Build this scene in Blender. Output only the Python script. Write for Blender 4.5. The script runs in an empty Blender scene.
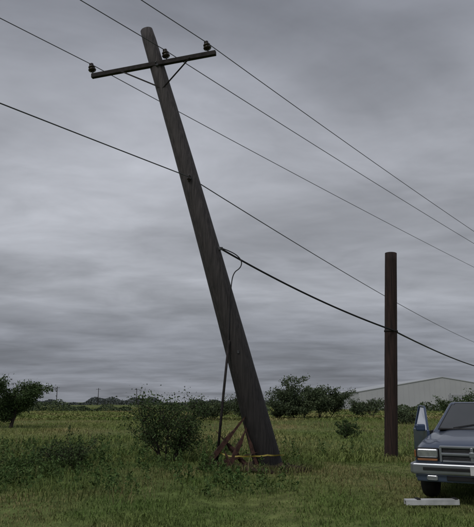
import bpy, bmesh, math, random
import numpy as np
from mathutils import Vector, Matrix
random.seed(7); rng=np.random.default_rng(7)
sc=bpy.context.scene
sc.view_settings.view_transform='Standard'; sc.view_settings.look='None'; sc.view_settings.exposure=0
col=sc.collection

# ---------------------------------------------------------------- materials
def mat(name, c1, c2=None, rough=.85, scale=5, metal=0, bump=0, stretch=(1,1,1), island=False, detail=5, coat=0, spec=.3, contrast=(.35,.65), zsheen=None, big=None):
    m=bpy.data.materials.new(name); m.use_nodes=True
    nt=m.node_tree; N=nt.nodes; L=nt.links; b=N['Principled BSDF']
    b.inputs['Roughness'].default_value=rough; b.inputs['Metallic'].default_value=metal
    b.inputs['Specular IOR Level'].default_value=spec
    b.inputs['Coat Weight'].default_value=coat
    if c2 is None: c2=tuple(x*.75 for x in c1)
    tc=N.new('ShaderNodeTexCoord'); mp=N.new('ShaderNodeMapping'); mp.inputs['Scale'].default_value=stretch
    L.new(tc.outputs['Object'],mp.inputs['Vector'])
    n=N.new('ShaderNodeTexNoise'); n.inputs['Scale'].default_value=scale; n.inputs['Detail'].default_value=detail
    L.new(mp.outputs[0],n.inputs['Vector'])
    r=N.new('ShaderNodeMapRange'); r.inputs[1].default_value=contrast[0]; r.inputs[2].default_value=contrast[1]
    L.new(n.outputs[0],r.inputs[0])
    mx=N.new('ShaderNodeMix'); mx.data_type='RGBA'
    mx.inputs[6].default_value=(*c1,1); mx.inputs[7].default_value=(*c2,1)
    L.new(r.outputs[0],mx.inputs[0])
    out=mx.outputs[2]
    if big:     # broad drifts of a third colour (scale, colour)
        n3=N.new('ShaderNodeTexNoise'); n3.inputs['Scale'].default_value=big[0]; n3.inputs['Detail'].default_value=3
        mp3=N.new('ShaderNodeMapping'); mp3.inputs['Location'].default_value=(13,7,0); mp3.inputs['Scale'].default_value=(1,.6,0)
        L.new(tc.outputs['Object'],mp3.inputs[0]); L.new(mp3.outputs[0],n3.inputs['Vector'])
        r3=N.new('ShaderNodeMapRange'); r3.inputs[1].default_value=.50; r3.inputs[2].default_value=.66; L.new(n3.outputs[0],r3.inputs[0])
        m3=N.new('ShaderNodeMix'); m3.data_type='RGBA'; m3.inputs[7].default_value=(*big[1],1)
        L.new(r3.outputs[0],m3.inputs[0]); L.new(out,m3.inputs[6]); out=m3.outputs[2]
    if zsheen:   # pole sheen painted into the colour: dark butt, lighter higher up
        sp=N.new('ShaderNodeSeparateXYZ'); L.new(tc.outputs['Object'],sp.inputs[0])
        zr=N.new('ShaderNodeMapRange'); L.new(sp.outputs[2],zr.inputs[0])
        for i,q in enumerate(zsheen): zr.inputs[i+1].default_value=q
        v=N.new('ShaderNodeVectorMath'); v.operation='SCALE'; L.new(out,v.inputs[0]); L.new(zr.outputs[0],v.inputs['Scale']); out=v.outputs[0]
    if island:
        g=N.new('ShaderNodeNewGeometry'); r2=N.new('ShaderNodeMapRange')
        r2.inputs[3].default_value=.55; r2.inputs[4].default_value=1.45
        L.new(g.outputs['Random Per Island'],r2.inputs[0])
        v=N.new('ShaderNodeVectorMath'); v.operation='SCALE'
        L.new(out,v.inputs[0]); L.new(r2.outputs[0],v.inputs['Scale']); out=v.outputs[0]
    L.new(out,b.inputs['Base Color'])
    if bump:
        bp=N.new('ShaderNodeBump'); bp.inputs['Strength'].default_value=bump; bp.inputs['Distance'].default_value=.03
        L.new(n.outputs[0],bp.inputs['Height']); L.new(bp.outputs[0],b.inputs['Normal'])
    return m

M_pole=mat('creosoted_wood',(.044,.038,.038),(.017,.015,.015),.65,4,bump=.8,stretch=(6,6,.35),spec=.4,zsheen=(0,8,.42,1.7))
M_pole2=mat('creosoted_wood_brown',(.048,.028,.024),(.018,.012,.011),.8,4,bump=.8,stretch=(6,6,.35))
M_arm=mat('weathered_arm',(.035,.03,.03),(.018,.015,.015),.8,8,bump=.4)
M_ins=mat('porcelain_brown',(.03,.018,.015),(.02,.012,.01),.25,6,spec=.5)
M_steel=mat('galvanised_steel',(.12,.125,.13),(.07,.07,.075),.5,10,metal=.6)
M_wire=mat('wire',(.085,.088,.095),(.055,.057,.063),.6,3)
M_cable=mat('cable_black',(.014,.014,.016),(.022,.022,.024),.6,3)
M_splint=mat('splintered_wood',(.075,.036,.028),(.028,.016,.012),.9,12,bump=.5)
M_tape=mat('caution_yellow',(.42,.34,.07),(.26,.21,.04),.5,9)

def ground_mat():
    m=bpy.data.materials.new('meadow_ground'); m.use_nodes=True
    nt=m.node_tree; N=nt.nodes; L=nt.links; b=N['Principled BSDF']; b.inputs['Roughness'].default_value=1; b.inputs['Specular IOR Level'].default_value=.05
    tc=N.new('ShaderNodeTexCoord')
    def noise(s,d=6,st=(1,1,1)):
        mp=N.new('ShaderNodeMapping'); mp.inputs['Scale'].default_value=st; L.new(tc.outputs['Object'],mp.inputs[0])
        n=N.new('ShaderNodeTexNoise'); n.inputs['Scale'].default_value=s; n.inputs['Detail'].default_value=d; L.new(mp.outputs[0],n.inputs['Vector']); return n
    def ramp(n,cols):
        r=N.new('ShaderNodeValToRGB'); L.new(n.outputs[0],r.inputs[0])
        e=r.color_ramp.elements
        while len(e)<len(cols): e.new(.5)
        for i,(p,c) in enumerate(cols): e[i].position=p; e[i].color=(*c,1)
        return r
    r1=ramp(noise(.12,8,(1,.6,1)),[(.3,(.075,.11,.036)),(.48,(.14,.18,.06)),(.62,(.20,.205,.085)),(.8,(.16,.15,.07))])
    r2=ramp(noise(3,8),[(.3,(.5,.5,.5)),(.7,(1.25,1.25,1.2))])
    mx=N.new('ShaderNodeMix'); mx.data_type='RGBA'; mx.blend_type='MULTIPLY'; mx.inputs[0].default_value=1
    L.new(r1.outputs[0],mx.inputs[6]); L.new(r2.outputs[0],mx.inputs[7]); L.new(mx.outputs[2],b.inputs['Base Color'])
    return m
M_ground=ground_mat()
M_soil=mat('disturbed_soil',(.05,.032,.022),(.025,.018,.012),1,6,bump=.8)
M_gr_short=mat('grass_short',(.10,.165,.042),(.17,.215,.068),.8,.45,island=True,spec=.1,big=(.35,(.24,.215,.10)))
M_gr_tall=mat('grass_tall',(.085,.130,.038),(.15,.185,.058),.8,.6,island=True,spec=.1,big=(.5,(.20,.18,.085)))
M_gr_field=mat('grass_field',(.145,.200,.056),(.23,.25,.092),.8,.12,island=True,spec=.1,big=(.10,(.32,.27,.13)))
M_gr_seed=mat('grass_seed',(.19,.17,.10),(.23,.16,.10),.9,.5,island=True,spec=.05)
M_weed=mat('weed_leaf',(.058,.105,.032),(.098,.145,.05),.8,1.2,island=True,spec=.1)
M_leafA=mat('leaf_dark',(.045,.075,.029),(.075,.110,.044),.8,1.0,island=True,spec=.1)
M_leafB=mat('leaf_mid',(.062,.086,.046),(.094,.12,.065),.8,.6,island=True,spec=.1)
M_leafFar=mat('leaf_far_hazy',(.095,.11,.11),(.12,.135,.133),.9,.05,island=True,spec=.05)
M_bark=mat('bark',(.05,.042,.034),(.025,.02,.018),.95,9,bump=.5)

# ---------------------------------------------------------------- helpers
def hgt(x,y):
    return .05*np.sin(x*.55+1.3)*np.cos(y*.4)+.03*np.sin(x*1.7+y*1.1)+.0
def H(x,y):
    f=max(0,1-max(abs(x),abs(y))/70.); return float(hgt(x,y))*f
def Hv(x,y):
    f=np.clip(1-np.maximum(np.abs(x),np.abs(y))/70.,0,1); return hgt(x,y)*f

def mesh_np(name,V,F,mats,midx=None,smooth=False,parent=None):
    me=bpy.data.meshes.new(name); V=np.asarray(V,dtype=np.float32); F=np.asarray(F,dtype=np.int32)
    k=F.shape[1]
    me.vertices.add(len(V)); me.vertices.foreach_set('co',V.ravel())
    me.loops.add(F.size); me.loops.foreach_set('vertex_index',F.ravel())
    me.polygons.add(len(F)); me.polygons.foreach_set('loop_start',np.arange(0,F.size,k,dtype=np.int32))
    me.polygons.foreach_set('loop_total',np.full(len(F),k,dtype=np.int32))
    for m in mats: me.materials.append(m)
    if midx is not None: me.polygons.foreach_set('material_index',np.asarray(midx,dtype=np.int32))
    if smooth: me.polygons.foreach_set('use_smooth',np.ones(len(F),dtype=bool))
    me.update(calc_edges=True)
    o=bpy.data.objects.new(name,me); col.objects.link(o)
    if parent: o.parent=parent
    return o
def empty(name,loc=(0,0,0),rz=0):
    o=bpy.data.objects.new(name,None); o.location=loc; o.rotation_euler=(0,0,rz); col.objects.link(o); return o
def bm_obj(name,bm,mats,parent=None,smooth=False):
    me=bpy.data.meshes.new(name); bmesh.ops.recalc_face_normals(bm,faces=bm.faces); bm.to_mesh(me); bm.free()
    for m in mats: me.materials.append(m)
    if smooth:
        for p in me.polygons: p.use_smooth=True
    o=bpy.data.objects.new(name,me); col.objects.link(o)
    if parent: o.parent=parent
    return o
def box(name,c,s,m,parent=None,bev=.01,rot=None,seg=2):
    bm=bmesh.new(); bmesh.ops.create_cube(bm,size=1); bmesh.ops.scale(bm,vec=s,verts=bm.verts)
    if bev: bmesh.ops.bevel(bm,geom=bm.edges[:],offset=min(bev,min(s)*.45),segments=seg,affect='EDGES',profile=.6)
    if rot is not None: bmesh.ops.rotate(bm,matrix=rot,verts=bm.verts)
    bmesh.ops.translate(bm,vec=c,verts=bm.verts)
    o=bm_obj(name,bm,[m],parent); 
    for p in o.data.polygons: p.use_smooth=len(p.vertices)!=4 or p.area<.0006
    return o
def tube_pts(path,radii,seg=16,wob=0,cap=True):
    V=[];F=[]; P=[Vector(p) for p in path]
    ref=Vector((0,1,0))
    for i,p in enumerate(P):
        t=(P[min(i+1,len(P)-1)]-P[max(i-1,0)]).normalized()
        a=t.cross(ref); 
        if a.length<1e-3: a=t.cross(Vector((1,0,0)))
        a.normalize(); b=t.cross(a)
        for k in range(seg):
            th=2*math.pi*k/seg; r=radii[i]*(1+wob*(math.sin(3*th+i*.15)+math.sin(7*th+1)*.6+random.uniform(-.6,.6)))
            V.append(p+a*math.cos(th)*r+b*math.sin(th)*r)
    for i in range(len(P)-1):
        for k in range(seg):
            F.append((i*seg+k,i*seg+(k+1)%seg,(i+1)*seg+(k+1)%seg,(i+1)*seg+k))
    return V,F
def tube(name,path,radii,m,parent=None,seg=16,wob=0,smooth=True):
    if isinstance(radii,(int,float)): radii=[radii]*len(path)
    V,F=tube_pts(path,radii,seg,wob); bm=bmesh.new()
    vs=[bm.verts.new(v) for v in V]
    for f in F: bm.faces.new([vs[i] for i in f])
    bm.faces.new(vs[:seg]); bm.faces.new(vs[-seg:])
    return bm_obj(name,bm,[m],parent,smooth)
def lathe(name,base,axis,prof,m,parent=None,seg=20):
    q=Vector((0,0,1)).rotation_difference(Vector(axis).normalized()); bm=bmesh.new(); rings=[]
    for r,z in prof:
        r=max(r,.0005)
        rings.append([bm.verts.new(Vector(base)+q@Vector((r*math.cos(2*math.pi*k/seg),r*math.sin(2*math.pi*k/seg),z))) for k in range(seg)])
    for a,b in zip(rings,rings[1:]):
        for k in range(seg): bm.faces.new((a[k],a[(k+1)%seg],b[(k+1)%seg],b[k]))
    bm.faces.new(rings[0]); bm.faces.new(rings[-1])
    return bm_obj(name,bm,[m],parent,True)
def lerp(a,b,t): return Vector(a)*(1-t)+Vector(b)*t

# ---------------------------------------------------------------- ground
g=np.concatenate([-np.geomspace(2600,75,16),np.arange(-70,70.1,1.0),np.geomspace(75,2600,16)])
X,Y=np.meshgrid(g,g); Z=Hv(X,Y); n=len(g)
V=np.stack([X.ravel(),Y.ravel(),Z.ravel()],1)
idx=np.arange(n*n).reshape(n,n)
F=np.stack([idx[:-1,:-1].ravel(),idx[:-1,1:].ravel(),idx[1:,1:].ravel(),idx[1:,:-1].ravel()],1)
mesh_np('ground',V,F,[M_ground],smooth=True)

# ---------------------------------------------------------------- grass
def blades(name,x,y,h,w,lean,m,z=None,parent=None):
    n=len(x); z0=Hv(x,y) if z is None else z
    th=rng.uniform(0,2*np.pi,n); dx,dy=np.cos(th),np.sin(th)
    la=rng.uniform(0,2*np.pi,n); lx,ly=np.cos(la),np.sin(la)
    L=lean*h*rng.uniform(.2,1.2,n)
    V=np.zeros((n,5,3),np.float32)
    V[:,0]=np.stack([x-dx*w,y-dy*w,z0-.02],1); V[:,1]=np.stack([x+dx*w,y+dy*w,z0-.02],1)
    mx,my,mz=x+lx*L*.3,y+ly*L*.3,z0+h*.55
    V[:,2]=np.stack([mx+dx*w*.8,my+dy*w*.8,mz],1); V[:,3]=np.stack([mx-dx*w*.8,my-dy*w*.8,mz],1)
    V[:,4]=np.stack([x+lx*L,y+ly*L,z0+h*(1-.25*lean)],1)
    b=(np.arange(n)*5)[:,None]
    F=np.concatenate([b+np.array([[0,1,2]]),b+np.array([[0,2,3]]),b+np.array([[3,2,4]])],1).reshape(-1,3)
    return mesh_np(name,V.reshape(-1,3),F,[m],parent=parent)
def scatter(n,y0,y1,spread=.62,pad=2.,p=1.0):
    u=rng.uniform(0,1,n)**p; y=y0+(y1-y0)*u
    x=rng.uniform(-1,1,n)*(y*spread+pad); return x,y
def patch(x,y,s,seed=0):
    return .5+.5*np.sin(x*s+seed+1.7*np.sin(y*s*.6+seed*2))*np.cos(y*s*.8-seed+1.3*np.sin(x*s*.7))
def free(x,y):
    return ~(((x-.75)**2/1.3+(y-15.2)**2/.9)<1)
G=empty('grass')
x,y=scatter(250000,6.5,22,p=1.2)
pt=patch(x,y,1.1,1)*.5+patch(x,y,2.9,4)*.3+patch(x,y,6.3,9)*.2; k=free(x,y)&(rng.uniform(0,1,len(x))<.25+.75*pt); x,y,pt=x[k],y[k],pt[k]
blades('short_blades',x,y,rng.uniform(.02,.085,len(x))*(.4+1.2*pt),rng.uniform(.003,.007,len(x)),1.1,M_gr_short,parent=G)
x,y=scatter(26000,9.5,26,p=.9); left=1/(1+np.exp((x-1.0)*1.3)); pt=patch(x,y,.8,3)*.6+patch(x,y,2.2,6)*.4
k=free(x,y)&(rng.uniform(0,1,len(x))<(.08+.8*left)*(.1+.9*pt))&(y>12.0-1.2*pt-1.2*left); x,y=x[k],y[k]
blades('tall_blades',x,y,rng.uniform(.12,.40,len(x)),rng.uniform(.004,.009,len(x)),.8,M_gr_tall,parent=G)
x,y=scatter(170000,17,62,p=1.2,spread=.55); pt=patch(x,y,.35,5)*.5+patch(x,y,1.1,2)*.3+patch(x,y,2.7,7)*.2
k=(rng.uniform(0,1,len(x))<.1+.9*pt); x,y,pt=x[k],y[k],pt[k]
blades('field_blades',x,y,rng.uniform(.04,.24,len(x))*(.4+1.0*pt),rng.uniform(.008,.018,len(x)),1.0,M_gr_field,parent=G)
x,y=scatter(60000,55,170,spread=.5); 
blades('far_blades',x,y,rng.uniform(.12,.32,len(x)),rng.uniform(.04,.10,len(x)),1.0,M_gr_field,parent=G)
x,y=scatter(9000,14,50); k=patch(x,y,.5,8)>.55; x,y=x[k],y[k]
blades('seed_stalks',x,y,rng.uniform(.25,.55,len(x)),rng.uniform(.003,.008,len(x)),.5,M_gr_seed,parent=G)

# ---------------------------------------------------------------- leaves / trees
def leaves(P,size,name,m,parent=None,elong=1.7,up=.0):
    P=np.asarray(P); n=len(P); a=rng.normal(size=(n,3)); a/=np.linalg.norm(a,axis=1)[:,None]
    b=rng.normal(size=(n,3)); b[:,2]+=up; b-=a*(a*b).sum(1)[:,None]; b/=np.linalg.norm(b,axis=1)[:,None]
    s=(size*rng.uniform(.6,1.4,n))[:,None]
    V=np.stack([P-a*s*elong*.5,P+b*s*.5-a*s*.1,P+a*s*elong*.5,P-b*s*.5-a*s*.1],1).reshape(-1,3)
    F=np.arange(n*4).reshape(n,4)
    return mesh_np(name,V,F,[m],parent=parent)
def tree(name,x,y,h,w,nl,leaf,m,stems=1,seed=1,low=.15,spread=.09):
    random.seed(seed); r=empty(name,(x,y,H(x,y)-.05)); VV=[];FF=[];tips=[]
    def br(p,d,l,rad,lev):
        pts=[p]; q=p; dd=d.copy(); n=4
        for i in range(n):
            dd=(dd+Vector((random.uniform(-1,1),random.uniform(-1,1),random.uniform(-.4,.7)))*.16).normalized()
            q=q+dd*l/n; pts.append(q)
        v,f=tube_pts(pts,[rad*(1-.6*i/n) for i in range(n+1)],6)
        o=len(VV); VV.extend(v); FF.extend([tuple(i+o for i in t) for t in f])
        if lev==0: tips.append((pts[1:],l)); return
        for i in range(1,n+1):
            for _ in range(2):
                if random.random()<.85:
                    az=random.uniform(0,2*math.pi); el=random.uniform(-.1,.9)
                    nd=(dd*.5+Vector((math.cos(az)*math.cos(el),math.sin(az)*math.cos(el),math.sin(el)*.8))).normalized()
                    br(pts[i],nd,l*random.uniform(.45,.7),rad*.45,lev-1)
    for s in range(stems):
        a=random.uniform(0,6.28); k=0 if stems==1 else random.uniform(.2,.6)
        br(Vector((0,0,0)) if stems==1 else Vector((math.cos(a),math.sin(a),0))*w*.1,Vector((math.cos(a)*k,math.sin(a)*k,1)).normalized(),h*.62*(random.uniform(.6,1.1) if stems>1 else 1),h*.022/ (1 if stems==1 else 1.7),2)
    V=np.array([list(v) for v in VV])
    pts=[];
    for ps,l in tips:
        for p in ps: pts.append(list(p))
    pts=np.array(pts)
    q=np.percentile(pts,[3,97],axis=0); sx=w/max(q[1,0]-q[0,0],.1); sy=w/max(q[1,1]-q[0,1],.1); sz=(h*.94)/q[1,2]
    cx=(q[0,:2]+q[1,:2])/2*np.array([sx,sy])
    S=np.array([sx,sy,sz]); V=V*S; pts=pts*S
    fade=lambda A:np.stack([A[:,0]-cx[0]*np.clip(A[:,2]/(h*.4),0,1),A[:,1]-cx[1]*np.clip(A[:,2]/(h*.4),0,1),A[:,2]],1)
    V=fade(V); pts=fade(pts)
    mesh_np('trunk_and_limbs',V,FF,[M_bark],smooth=True,parent=r)
    pts=pts[pts[:,2]>low*h]
    wgt=rng.uniform(0,1,len(pts))**2; wgt/=wgt.sum()
    c=pts[rng.choice(len(pts),nl,p=wgt)]+rng.normal(size=(nl,3))*w*spread*np.array([.5,.5,.35])
    c[:,2]=np.maximum(c[:,2],.05)
    leaves(c,leaf,'foliage',m,parent=r)
    return r
tree('oak_tree',-14.4,39.5,2.95,3.0,19000,.07,M_leafA,seed=3,low=.03,spread=.14)
tree('shrub',-1.95,17.2,1.80,1.7,7000,.036,M_leafA,stems=8,seed=25,low=.02,spread=.17)
tree('shrub',-4.15,15.4,.85,1.2,2600,.032,M_leafA,stems=6,seed=8,low=.05,spread=.16)
tree('shrub',-5.6,14.0,.65,1.4,2600,.032,M_weed,stems=6,seed=9,low=.02,spread=.16)
tree('elm_tree',6.0,60,3.7,3.9,12000,.10,M_leafB,stems=3,seed=11,low=.05,spread=.11)
tree('elm_tree',8.9,62,3.1,4.0,10000,.10,M_leafB,stems=3,seed=12,low=.05,spread=.11)
tree('shrub',4.1,59,2.0,2.2,3000,.09,M_leafB,stems=4,seed=13,low=.05)
tree('shrub',-2.4,55,1.8,2.8,4500,.085,M_leafB,stems=5,seed=14,low=.02,spread=.12)
tree('shrub',.9,56,2.1,3.0,5000,.085,M_leafB,stems=5,seed=15,low=.02,spread=.12)
tree('shrub',5.0,28,.85,.9,1800,.045,M_leafA,stems=4,seed=16,low=.02)
tree('shrub',17.9,50,1.9,3.2,5500,.08,M_leafA,stems=5,seed=17,low=.02)
tree('shrub',20.8,51,2.3,3.4,5500,.08,M_leafA,stems=5,seed=18,low=.02)
tree('shrub',12.4,46,1.1,2.2,2500,.07,M_leafB,stems=5,seed=19,low=.02)
tree('shrub',14.6,70,1.9,3.4,3000,.10,M_leafB,stems=5,seed=20,low=.02)

# weeds: broad-leaf stalks, one mass
W=empty('weeds'); P=[];SX=[];SY=[];SH=[]
for i in range(2300):
    yy=random.uniform(11.0,24); xx=random.uniform(-.62*yy,.52*yy)
    pr=.9/(1+math.exp((xx-.3)*1.1))+.05
    if patch(np.array([xx]),np.array([yy]),.9,2)[0]<.45: pr*=.2
    if (xx-.75)**2+(yy-15.2)**2<1.0 or random.random()>pr or (xx>1.6 and yy<18): continue
    hh=random.uniform(.12,.48); SX.append(xx);SY.append(yy);SH.append(hh)
    nl=int(100*hh)
    for k in range(nl):
        t=random.uniform(.1,1); rr=.15*(1.15-t)*random.uniform(.2,1.2); a=random.uniform(0,6.28)
        P.append((xx+rr*math.cos(a),yy+rr*math.sin(a),H(xx,yy)+hh*t))
leaves(np.array(P),.03,'leaves',M_weed,parent=W,elong=2.6)
blades('stalks',np.array(SX),np.array(SY),np.array(SH)*1.1,np.full(len(SX),.005),.3,M_weed,parent=W)

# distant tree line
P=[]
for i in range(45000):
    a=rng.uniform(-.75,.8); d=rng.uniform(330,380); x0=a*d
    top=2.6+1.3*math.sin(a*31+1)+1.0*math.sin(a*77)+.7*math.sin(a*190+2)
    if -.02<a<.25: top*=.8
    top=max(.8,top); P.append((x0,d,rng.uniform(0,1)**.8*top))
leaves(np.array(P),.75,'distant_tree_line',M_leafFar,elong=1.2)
P=[]
for i in range(24000):
    a=rng.uniform(-.6,.65); d=rng.uniform(105,112)
    top=.8+.6*math.sin(a*23+2)+.5*math.sin(a*61+1)+.3*math.sin(a*170)
    if top<.35: continue
    P.append((a*d,d,rng.uniform(0,1)*top))
leaves(np.array(P),.22,'hedgerow',M_leafB,elong=1.3)
for i,(xx,yy,hh) in enumerate([(-88,300,9),(-70,310,8.5),(-52,318,8.5),(-118,290,8)]):
    e=empty('distant_utility_pole',(xx,yy,0)); tube('shaft',[(0,0,0),(0,0,hh)],[.2,.14],M_arm,e,8); box('crossarm',(0,-.22,hh-.6),(2.4,.12,.14),M_arm,e)

# ---------------------------------------------------------------- warehouse
M_wall=mat('metal_siding',(.50,.51,.525),(.46,.47,.485),.6,.3)
M_roof=mat('metal_roof',(.50,.52,.54),(.45,.47,.49),.5,.2)
M_door=mat('roller_door',(.38,.39,.41),(.34,.35,.37),.6,.5)
wh=empty('warehouse',(40.3,120,0)); hw=16.5;D=45;ze=3.5;zr=6.3
bm=bmesh.new()
pr=[(-hw,0),(hw,0),(hw,ze),(0,zr),(-hw,ze)]
A=[bm.verts.new((p[0],0,p[1])) for p in pr];B=[bm.verts.new((p[0],D,p[1])) for p in pr]
bm.faces.new(A);bm.faces.new(B[::-1])
for i in (0,1,4): bm.faces.new((A[i],B[i],B[(i+1)%5],A[(i+1)%5]))
bm_obj('walls',bm,[M_wall],wh)
for s in (-1,1):
    bm=bmesh.new(); q=[(0,zr+.02),(s*(hw+.2),ze-.01),(s*(hw+.2),ze+.12),(0,zr+.16)]
    a=[bm.verts.new((p[0],-.12,p[1])) for p in q]; b=[bm.verts.new((p[0],D+.12,p[1])) for p in q]
    bm.faces.new(a);bm.faces.new(b)
    for i in range(4): bm.faces.new((a[i],b[i],b[(i+1)%4],a[(i+1)%4]))
    bm_obj('roof_slope',bm,[M_roof],wh)
for i in range(32):
    xx=-hw+.5+i*1.03; top=ze+(zr-ze)*(1-abs(xx)/hw)
    box('siding_rib',(xx,-.015,top/2),(.05,.02,top-.1),M_wall,wh,0)
for xx in (3,11): box('roller_door',(xx,-.06,1.5),(4,.06,3.0),M_door,wh,0)

# ---------------------------------------------------------------- leaning utility pole
LP=empty('leaning_utility_pole')
pb=Vector((.86,15.3,-.25)); ptop=Vector((-2.60,15.3,12.0))
n=40; path=[lerp(pb,ptop,i/n)+Vector((.05*math.sin(i/n*math.pi),0,0)) for i in range(n+1)]
rad=[.355-.165*(i/n)**.9 for i in range(n+1)]; rad[-1]*=.93
random.seed(3)
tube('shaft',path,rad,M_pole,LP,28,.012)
axis=(ptop-pb).normalized()
cl=Vector((-4.18,15.62,10.74)); cr=Vector((-.58,14.72,10.92)); cd=(cr-cl).normalized()
def beam(name,a,b,w,h,m,parent,bev=.012):
    a=Vector(a);b=Vector(b);d=b-a; q=Vector((1,0,0)).rotation_difference(d.normalized()).to_matrix()
    return box(name,(a+b)/2,(d.length,w,h),m,parent,bev,q)
beam('crossarm',cl,cr,.11,.13,M_arm,LP)
mid=lerp(cl,cr,.53)
for t in (.24,.80):
    p=lerp(cl,cr,t); q=path[34]+Vector((0,-.2,-.1))
    beam('brace',p+Vector((0,-.07,-.04)),q,.012,.04,M_arm,LP,.003)
beam('bolt',mid+Vector((0,-.12,0)),mid+Vector((0,.3,0)),.03,.03,M_steel,LP,.005)
prof=[(.0,0),(.05,0),(.06,.02),(.10,.03),(.115,.06),(.07,.09),(.06,.11),(.095,.125),(.10,.15),(.06,.18),(.05,.20),(.065,.215),(.06,.25),(.03,.27),(.0,.275)]
insp=[]
up=Vector((-.2,0,.98)).normalized()
for t in (.012,.62,.945):
    p=lerp(cl,cr,t)+up*.06
    tube('pin',[p,p+up*.16],.018,M_steel,LP,8)
    lathe('insulator',p+up*.08,up,prof,M_ins,LP); insp.append(p+up*.32)
sp=path[25]+Vector((-.02,-.30,0)); lathe('spool_insulator',sp-Vector((0,0,.06)),(0,0,1),[(0,0),(.05,0),(.055,.03),(.035,.05),(.035,.07),(.055,.09),(.05,.12),(0,.12)],M_ins,LP)
beam('spool_bracket',sp+Vector((0,.1,.08)),sp+Vector((0,-.02,.08)),.05,.012,M_steel,LP,.002)
beam('spool_bracket',sp+Vector((0,.1,-.08)),sp+Vector((0,-.02,-.08)),.05,.012,M_steel,LP,.002)
c5=Vector((-.42,15.18,5.5))
beam('cable_clamp',c5+Vector((-.2,0,.02)),c5+Vector((.05,0,0)),.05,.08,M_steel,LP,.005)
box('pole_tag',path[10]+Vector((0,-.325,0)),(.05,.01,.07),M_steel,LP,.002)
lathe('through_bolt',path[36]+Vector((0,-.24,0)),(0,1,0),[(0,0),(.04,0),(.04,.05),(0,.05)],M_steel,LP)

# ---------------------------------------------------------------- right pole
RP=empty('utility_pole_stub')
p0=Vector((4.50,18.4,-.2)); p1=Vector((4.86,18.4,6.18))
tube('shaft',[lerp(p0,p1,i/24) for i in range(25)],[.195-.012*i/24 for i in range(25)],M_pole2,RP,24,.012)
for zz in (3.72,): 
    t=(zz+.2)/6.38; c=lerp(p0,p1,t); lathe('steel_band',c-Vector((0,0,.03)),p1-p0,[(.2,0),(.207,0),(.207,.05),(.2,.05)],M_arm,RP,24)

# ---------------------------------------------------------------- wires
def wire(name,spans,r,m,seg=26):
    cu=bpy.data.curves.new(name,'CURVE'); cu.dimensions='3D'; cu.bevel_depth=r; cu.bevel_resolution=2
    pts=[]
    for a,b,s in spans:
        for i in range(seg+1):
            t=i/seg; p=lerp(a,b,t); p.z-=4*s*t*(1-t); pts.append(p)
    sp=cu.splines.new('POLY'); sp.points.add(len(pts)-1)
    for i,p in enumerate(pts): sp.points[i].co=(*p,1)
    cu.materials.append(m); o=bpy.data.objects.new(name,cu); col.objects.link(o); return o
def along(p,k,d,z): return Vector((p.x+k*d,p.y+d,z))
for p,s,zz in zip(insp,(.57,.65,1.0),(10.7,10.8,10.8)):
    wire('power_line',[(along(p,.85,-50,p.z+2),p,.5),(p,along(p,.85,60,zz),s)],.0115,M_wire,40)
q=sp+Vector((0,-.05,0))
wire('power_line',[(along(q,.85,-50,q.z+2),q,.6),(q,along(q,.6,60,7.2),.9)],.014,M_wire,40)
c6=Vector((4.72,18.17,3.72))
wire('service_cable',[(c5,c6,.14),(c6,Vector((22,47,3.9)),.5)],.026,M_cable)
e=wire('hanging_ground_cable',[(c5,(-.18,15.0,5.36),0)],.014,M_cable,4)
sp_=e.data.splines[0]; e.data.splines.remove(sp_)
hp=[(-.42,15.1,5.5),(-.1,15.05,5.38),(.13,15,5.15),(.10,15,4.95),(-.1,15,4.82),(-.16,15,4.4),(-.19,15,3.6),(-.21,15,3.0)]
s=e.data.splines.new('NURBS'); s.points.add(len(hp)-1); s.use_endpoint_u=True; s.order_u=3
for i,p in enumerate(hp): s.points[i].co=(*p,1)
tube('conduit_pipe',[(-.20,15,3.1),(-.33,15,1.8),(-.50,15,0)],[.030,.032,.034],M_arm,None,12)

# ---------------------------------------------------------------- broken timber, soil, tape
bt=empty('broken_timber')
def splinter(a,b,w,h):
    a=Vector(a);b=Vector(b); bm=bmesh.new(); d=(b-a); L=d.length; q=Vector((1,0,0)).rotation_difference(d.normalized())
    ring=[]
    for i in range(8):
        t=i/7; k=1 if t<.6 else random.uniform(.25,.85)*(1.3-t)
        ring.append([bm.verts.new(a+q@Vector((L*t+random.uniform(-.03,.03),sy*w*k*.5,sz*h*k*.5+random.uniform(-.01,.01)))) for sy,sz in ((-1,-1),(1,-1),(1,1),(-1,1))])
    for r0,r1 in zip(ring,ring[1:]):
        for k in range(4): bm.faces.new((r0[k],r0[(k+1)%4],r1[(k+1)%4],r1[k]))
    bm.faces.new(ring[0]);bm.faces.new(ring[-1]); bm_obj('plank',bm,[M_splint],bt)
for a,b,w,h in [((-.85,14.8,.0),(.26,15.1,1.32),.12,.11),((-.25,14.7,.0),(.30,15.2,1.1),.10,.10),((.35,14.8,0),(-.5,15.2,.9),.09,.08),((-.95,14.9,.05),(.5,14.8,.45),.11,.07),((.5,14.85,.05),(.18,14.95,1.05),.09,.08),((.1,14.6,.03),(.7,14.6,.16),.08,.04),((-.65,15.0,0),(-.2,15.1,.85),.07,.06),((-.1,14.75,0),(-.35,14.9,.6),.06,.05)]: splinter(a,b,w,h)
bm=bmesh.new(); bmesh.ops.create_icosphere(bm,subdivisions=5,radius=1)
for v in bm.verts:
    k=1+.22*math.sin(v.co.x*7+v.co.y*4)+.14*math.sin(v.co.y*13+v.co.x*3)+random.uniform(-.05,.05)
    v.co=Vector((v.co.x*1.15*k,v.co.y*.85*k,v.co.z*.17*k))
bmesh.ops.translate(bm,vec=(.7,15.15,-.02),verts=bm.verts); bm_obj('soil_mound',bm,[M_soil],None,True)
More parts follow.
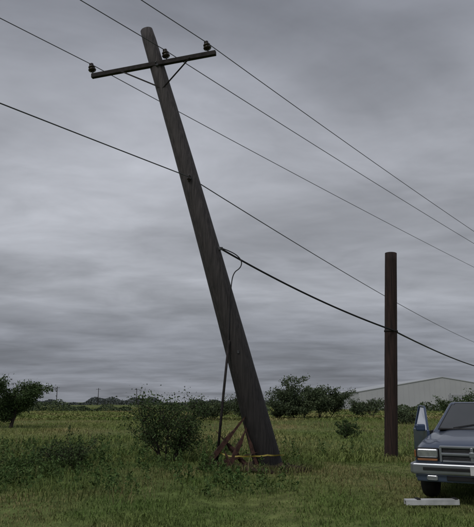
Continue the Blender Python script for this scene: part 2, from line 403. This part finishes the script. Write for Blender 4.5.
ang=rng.uniform(0,6.28,1900); rr=rng.uniform(.5,1.3,1900); gx=.7+rr*np.cos(ang)*1.1; gy=15.15+rr*np.sin(ang)*.85
blades('mound_blades',gx,gy,rng.uniform(.10,.28,1900),rng.uniform(.004,.008,1900),.9,M_gr_tall,parent=G)
bm=bmesh.new(); tp=[(-.46,14.95,.46),(.05,14.78,.36),(.42,14.80,.36),(.72,14.83,.38),(1.02,14.98,.37),(1.16,15.25,.36)]
vv=[]
for i in range(len(tp)-1):
    for k in range(8):
        t=k/8; p=lerp(tp[i],tp[i+1],t); p.z-=(.05 if i==0 else .012)*4*t*(1-t); tw=.5*math.sin((i*8+k)*.35)
        vv.append((bm.verts.new(p+Vector((0,math.sin(tw)*.018,.016))),bm.verts.new(p-Vector((0,math.sin(tw)*.018,.016)))))
for a,b in zip(vv,vv[1:]): bm.faces.new((a[0],b[0],b[1],a[1]))
bm_obj('caution_tape',bm,[M_tape],None,True)

# white board on the grass
M_white=mat('white_painted',(.62,.63,.64),(.42,.43,.44),.6,5)
M_dark=mat('dark_rubber',(.015,.015,.016),(.025,.025,.026),.8,9)
wb=empty('white_board',(3.05,10.0,.075),.03)
box('plank',(0,0,.03),(.84,.13,.028),M_white,wb,.006)
box('edge_rail',(0,-.055,-.005),(.84,.018,.07),M_white,wb,.004); box('edge_rail',(0,.055,-.005),(.84,.018,.07),M_white,wb,.004)
box('end_cap',(-.22,0,.05),(.06,.135,.02),M_dark,wb,.004)
box('end_cap',(.37,0,.05),(.05,.135,.02),M_dark,wb,.004)

# ---------------------------------------------------------------- pickup truck
M_paint=mat('truck_paint',(.075,.10,.155),(.065,.088,.14),.30,2,metal=.35,coat=.5,spec=.5)
M_paintD=mat('truck_paint_blue',(.05,.08,.15),(.045,.07,.13),.35,2,metal=.3,coat=.4,spec=.5)
M_glass=mat('tinted_glass',(.03,.035,.04),(.02,.025,.03),.06,2,spec=.8,coat=.6)
M_lamp=mat('headlamp_lens',(.42,.44,.47),(.28,.30,.33),.12,14,metal=.5,coat=1)
M_chrome=mat('bumper_chrome',(.34,.36,.39),(.29,.31,.34),.33,3,metal=.8)
M_amber=mat('amber_lens',(.30,.13,.05),(.24,.10,.04),.2,6)
M_black=mat('black_plastic',(.014,.014,.015),(.02,.02,.021),.55,8)
M_tyre=mat('tyre',(.02,.02,.02),(.03,.028,.026),.9,12,bump=.3)
TR=empty('pickup_truck',(3.72,9.92,0),math.radians(-28))
st=[(0.0,.86,.48,.82),(0.05,.90,.46,.90),(0.35,.945,.44,.97),(.9,.955,.44,1.03),(1.5,.96,.44,1.08),(1.65,.96,.44,1.09),(3.75,.96,.44,1.10),(3.9,.96,.44,1.10),(5.15,.955,.46,1.08),(5.22,.92,.5,1.05)]
bm=bmesh.new(); rings=[]
for yy,w,zb,zt in st:
    hp=[(0,zt+.045),(.40*w,zt+.035),(.60*w,zt+.03),(.68*w,zt-.005),(.84*w,zt-.01),(.95*w,zt-.05),(w,zt-.17),(w,(zb+zt)/2-.05),(.985*w,zb+.08),(.93*w,zb),(0,zb)]
    full=hp+[(-a,b) for a,b in hp[-2:0:-1]]
    rings.append([bm.verts.new((a,yy,b)) for a,b in full])
for a,b in zip(rings,rings[1:]):
    for k in range(len(a)): bm.faces.new((a[k],a[(k+1)%len(a)],b[(k+1)%len(a)],b[k]))
bm.faces.new(rings[0]);bm.faces.new(rings[-1])
body=bm_obj('body',bm,[M_paint,M_black],TR,True)
ss=body.modifiers.new('s','SUBSURF'); ss.levels=2; ss.render_levels=2
for yy in (.86,4.25):
    bmc=bmesh.new(); bmesh.ops.create_cone(bmc,cap_ends=True,segments=40,radius1=.43,radius2=.43,depth=3,matrix=Matrix.Translation((0,yy,.40))@Matrix.Rotation(math.pi/2,4,'Y'))
    c=bm_obj('cut',bmc,[M_black]); c.matrix_world=TR.matrix_basis
    md=body.modifiers.new('b','BOOLEAN'); md.object=c; md.operation='DIFFERENCE'; md.solver='EXACT'
bpy.context.view_layer.update()
dg=bpy.context.evaluated_depsgraph_get(); me=bpy.data.meshes.new_from_object(body.evaluated_get(dg)); body.modifiers.clear(); body.data=me
for o in [o for o in bpy.data.objects if o.name.startswith('cut')]: bpy.data.objects.remove(o)
box('chassis',(0,2.6,.42),(1.1,4.6,.2),M_black,TR,.02)
box('wheel_well_liner',(0,.86,.62),(1.2,.9,.35),M_black,TR,.05); box('wheel_well_liner',(0,4.25,.62),(1.2,.9,.35),M_black,TR,.05)
def gh():
    b=[(-.87,1.50,1.06),(.87,1.50,1.06),(.87,3.78,1.06),(-.87,3.78,1.06)]
    t=[(-.66,2.42,1.60),(.66,2.42,1.60),(.66,3.58,1.60),(-.66,3.58,1.60)]
    bm=bmesh.new(); B=[bm.verts.new(v) for v in b];T=[bm.verts.new(v) for v in t]
    bm.faces.new(B[::-1]);bm.faces.new(T)
    for i in range(4): bm.faces.new((B[i],B[(i+1)%4],T[(i+1)%4],T[i]))
    bmesh.ops.bevel(bm,geom=[e for e in bm.edges if max(v.co.z for v in e.verts)>1.3],offset=.05,segments=4,affect='EDGES',profile=.5)
    bm_obj('cab',bm,[M_paint],TR)
    def pan(name,i,u0,u1,v0,v1,m,off=.006):
        a,b_,c,d=Vector(b[i]),Vector(b[(i+1)%4]),Vector(t[(i+1)%4]),Vector(t[i])
        f=lambda u,v:lerp(lerp(a,b_,u),lerp(d,c,u),v)
        nn=(b_-a).cross(d-a).normalized()*off
        bm=bmesh.new(); bm.faces.new([bm.verts.new(f(u,v)+nn) for u,v in ((u0,v0),(u1,v0),(u1,v1),(u0,v1))]); 
        bmesh.ops.bevel(bm,geom=bm.verts[:],offset=.05,segments=4,affect='VERTICES')
        o=bm_obj(name,bm,[m],TR); sd=o.modifiers.new('s','SOLIDIFY'); sd.thickness=.006; sd.offset=0
    pan('windscreen_gasket',0,.045,.955,.03,.95,M_black,.005); pan('windscreen',0,.06,.94,.06,.92,M_glass,.013)
    for i in (1,3):
        uu=((.10,.50),(.54,.93)) if i==1 else ((.07,.46),(.50,.90))
        for u0,u1 in uu: pan('side_window',i,u0,u1,.12,.88,M_glass,.006)
    pan('rear_window',2,.1,.9,.15,.85,M_glass,.006)
gh()
box('load_bed_liner',(0,4.5,1.135),(1.6,1.25,.03),M_black,TR,.01)
box('cowl',(0,1.49,1.115),(1.5,.12,.03),M_black,TR,.01)
for xx in (-.5,.1): beam('wiper',(xx,1.57,1.135),(xx+.5,1.72,1.22),.015,.015,M_black,TR,.003)
box('grille_recess',(0,-.005,.785),(.92,.05,.23),M_black,TR,.02)
for c,s in [((0,-.03,.895),(.98,.06,.04)),((0,-.03,.675),(.90,.06,.03)),((-.475,-.03,.785),(.04,.06,.24)),((.475,-.03,.785),(.04,.06,.24)),((0,-.035,.785),(.94,.05,.045)),((0,-.037,.785),(.05,.05,.22))]:
    box('grille_bar',c,s,M_chrome,TR,.014,seg=3)
for zz in (.705,.73,.755,.82,.845,.87): box('grille_slat',(0,-.018,zz),(.90,.03,.007),M_steel,TR,.002)
for s in (-1,1):
    box('headlamp_bezel',(s*.69,.0,.775),(.37,.06,.20),M_black,TR,.03,seg=3)
    box('headlamp',(s*.685,-.02,.79),(.33,.06,.135),M_lamp,TR,.03,seg=4)
    box('turn_signal',(s*.69,-.018,.69),(.32,.05,.035),M_amber,TR,.015)
    box('side_marker',(s*.885,.06,.775),(.04,.12,.12),M_amber,TR,.02)
    box('fog_lamp',(s*.62,-.085,.42),(.17,.05,.08),M_lamp,TR,.03,seg=4)
    box('bumper_end',(s*.93,.10,.555),(.07,.36,.17),M_chrome,TR,.03,seg=3)
box('bumper',(0,-.06,.555),(1.86,.15,.17),M_chrome,TR,.035,seg=4)
box('bumper_strip',(0,-.142,.56),(1.5,.02,.05),M_black,TR,.008)
box('valance',(0,-.01,.42),(1.74,.14,.13),M_paint,TR,.03,seg=3)
box('valance_intake',(0,-.085,.42),(.8,.02,.07),M_black,TR,.01)
box('number_plate',(.12,-.155,.555),(.30,.012,.14),M_white,TR,.008)
box('badge',(0,-.065,.785),(.08,.02,.08),M_chrome,TR,.01)
def wheel(x,y,s):
    e=empty('wheel',(x,y,.365)); e.parent=TR
    pr=[(.20,-.11),(.33,-.115),(.355,-.09),(.365,-.04),(.365,.04),(.355,.09),(.33,.115),(.20,.11)]
    lathe('tyre',(0,0,0),(1,0,0),pr,M_tyre,e,36)
    lathe('rim',(s*.06,0,0),(s,0,0),[(0,0),(.21,0),(.22,.055),(.205,.055),(.19,.02),(.07,.01),(.06,.05),(0,.05)],M_steel,e,30)
    for k in range(5):
        a=2*math.pi*k/5; beam('spoke',(s*.09,.05*math.cos(a),.05*math.sin(a)),(s*.1,.20*math.cos(a),.20*math.sin(a)),.06,.03,M_chrome,e,.008)
for s in (-1,1):
    wheel(s*.83,.86,s); wheel(s*.83,4.25,s)
    for yy in (.86,4.25):
        bm=bmesh.new(); vs=[]
        for k in range(25):
            a=math.radians(-5+190*k/24); vs.append([bm.verts.new((s*xx,yy+r*math.cos(a),.40+r*math.sin(a))) for xx,r in ((.93,.43),(.985,.432),(.985,.47),(.95,.50))])
        for a,b in zip(vs,vs[1:]):
            for j in range(3): bm.faces.new((a[j],b[j],b[j+1],a[j+1]))
        bm_obj('wheel_arch_lip',bm,[M_paint],TR,True)
box('mirror',(1.06,1.98,1.17),(.18,.08,.14),M_paint,TR,.03)
for s in (-1,1): box('door_handle',(s*.965,2.75,.93),(.02,.14,.03),M_black,TR,.006)
box('door_opening',(-.955,2.32,.78),(.03,1.05,.58),M_black,TR,.01)
box('tail_lamp',(.8,5.2,.9),(.14,.05,.28),M_amber,TR,.01); box('tail_lamp',(-.8,5.2,.9),(.14,.05,.28),M_amber,TR,.01)
DR=empty('open_door',(-.95,1.72,0),math.radians(26)); DR.parent=TR
box('door_panel',(-.03,.53,.77),(.06,1.06,.62),M_paintD,DR,.025,seg=3)
box('door_trim',(.008,.53,.78),(.02,.9,.5),M_dark,DR,.008)
for a,b in [((-.03,.03,1.06),(.07,.55,1.50)),((.07,.55,1.50),(.07,.95,1.52)),((.07,.95,1.52),(-.03,1.03,1.06))]:
    beam('window_frame',a,b,.035,.04,M_paintD,DR,.01)
M_clear=bpy.data.materials.new('clear_glass'); M_clear.use_nodes=True
b=M_clear.node_tree.nodes['Principled BSDF']; b.inputs['Base Color'].default_value=(.7,.8,.85,1); b.inputs['Transmission Weight'].default_value=1; b.inputs['Roughness'].default_value=.02; b.inputs['IOR'].default_value=1.1
bm=bmesh.new(); bm.faces.new([bm.verts.new(v) for v in ((-.03,.06,1.06),(-.03,1.0,1.06),(.068,.93,1.5),(.068,.56,1.48))]); bm_obj('door_window',bm,[M_clear],DR)
box('mirror',(-.15,.12,1.12),(.18,.08,.13),M_paintD,DR,.03)
box('mirror_glass',(-.15,.164,1.12),(.14,.006,.10),M_glass,DR,.002)

# ---------------------------------------------------------------- sky and light
SUN_EL,SUN_AZ=math.radians(48),math.radians(215)
w=bpy.data.worlds.new('World'); sc.world=w; w.use_nodes=True; nt=w.node_tree; N=nt.nodes; L=nt.links; N.clear()
out=N.new('ShaderNodeOutputWorld'); bg=N.new('ShaderNodeBackground'); L.new(bg.outputs[0],out.inputs[0]); bg.inputs[1].default_value=.1
sky=N.new('ShaderNodeTexSky'); sky.sky_type='NISHITA'; sky.sun_disc=False; sky.sun_elevation=SUN_EL; sky.sun_rotation=SUN_AZ; sky.air_density=1; sky.dust_density=3
tc=N.new('ShaderNodeTexCoord'); sx=N.new('ShaderNodeSeparateXYZ'); L.new(tc.outputs['Generated'],sx.inputs[0])
def math_(op,a,b):
    m=N.new('ShaderNodeMath'); m.operation=op
    for i,v in enumerate((a,b)):
        if isinstance(v,(int,float)): m.inputs[i].default_value=v
        else: L.new(v,m.inputs[i])
    return m.outputs[0]
zc=math_('MAXIMUM',sx.outputs[2],0.0); zp=math_('ADD',zc,.10)
px=math_('DIVIDE',sx.outputs[0],zp); py=math_('DIVIDE',sx.outputs[1],zp)
cb=N.new('ShaderNodeCombineXYZ'); L.new(px,cb.inputs[0]); L.new(py,cb.inputs[1])
def noise(scale,det,st,rough=.55,loc=(0,0,0),rot=0,dist=.3):
    mp=N.new('ShaderNodeMapping'); mp.inputs['Scale'].default_value=st; mp.inputs['Location'].default_value=loc; mp.inputs['Rotation'].default_value=(0,0,rot); L.new(cb.outputs[0],mp.inputs[0])
    n=N.new('ShaderNodeTexNoise'); n.inputs['Scale'].default_value=scale; n.inputs['Detail'].default_value=det; n.inputs['Roughness'].default_value=rough; n.inputs['Distortion'].default_value=dist
    L.new(mp.outputs[0],n.inputs['Vector']); return n.outputs[0]
n1=noise(.8,7,(.8,1.1,1),.5,(3.1,1.7,0),.25,.6); n2=noise(2.2,7,(.8,1,1),.56,(1,5,0),-.2,.5); n4=noise(5.5,5,(.6,1.1,1),.55,(4,2,0),.1,.3)
rm=N.new('ShaderNodeValToRGB'); L.new(zc,rm.inputs[0]); e=rm.color_ramp.elements
stops=[(0,(.235,.248,.280)),(.05,(.215,.228,.262)),(.10,(.245,.257,.292)),(.17,(.345,.358,.392)),(.30,(.395,.408,.445)),(.42,(.37,.383,.422)),(.60,(.265,.278,.318)),(1,(.37,.38,.41))]
while len(e)<len(stops): e.new(.5)
for i,(p,c) in enumerate(stops): e[i].position=p; e[i].color=(*c,1)
def mr(v,a,b,c,d):
    m=N.new('ShaderNodeMapRange'); L.new(v,m.inputs[0])
    for i,q_ in enumerate((a,b,c,d)): m.inputs[i+1].default_value=q_
    return m.outputs[0]
k=math_('MULTIPLY',mr(n1,.32,.68,.75,1.24),mr(n2,.3,.7,.86,1.14))
k=math_('MULTIPLY',k,mr(n4,.3,.7,.95,1.05))
k=math_('MULTIPLY',k,10.2)
vm=N.new('ShaderNodeVectorMath'); vm.operation='SCALE'; L.new(rm.outputs[0],vm.inputs[0]); L.new(k,vm.inputs['Scale'])
mx=N.new('ShaderNodeMix'); mx.data_type='RGBA'; mx.inputs[0].default_value=.95
L.new(sky.outputs[0],mx.inputs[6]); L.new(vm.outputs[0],mx.inputs[7]); L.new(mx.outputs[2],bg.inputs[0])
sl=bpy.data.lights.new('sun','SUN'); sl.energy=.95; sl.angle=math.radians(20); sl.color=(1,.96,.9)
so=bpy.data.objects.new('sun',sl); col.objects.link(so)
d=Vector((math.sin(SUN_AZ)*math.cos(SUN_EL),math.cos(SUN_AZ)*math.cos(SUN_EL),math.sin(SUN_EL)))
so.rotation_euler=d.to_track_quat('Z','Y').to_euler()

# ---------------------------------------------------------------- camera
cam=bpy.data.cameras.new('camera'); co=bpy.data.objects.new('camera',cam); col.objects.link(co); sc.camera=co
cam.sensor_fit='VERTICAL'; cam.sensor_height=24; cam.lens=24*600/527.; cam.clip_end=6000; cam.clip_start=.1
co.location=(0,0,1.6); co.rotation_euler=(math.radians(90+13.0),0,0)
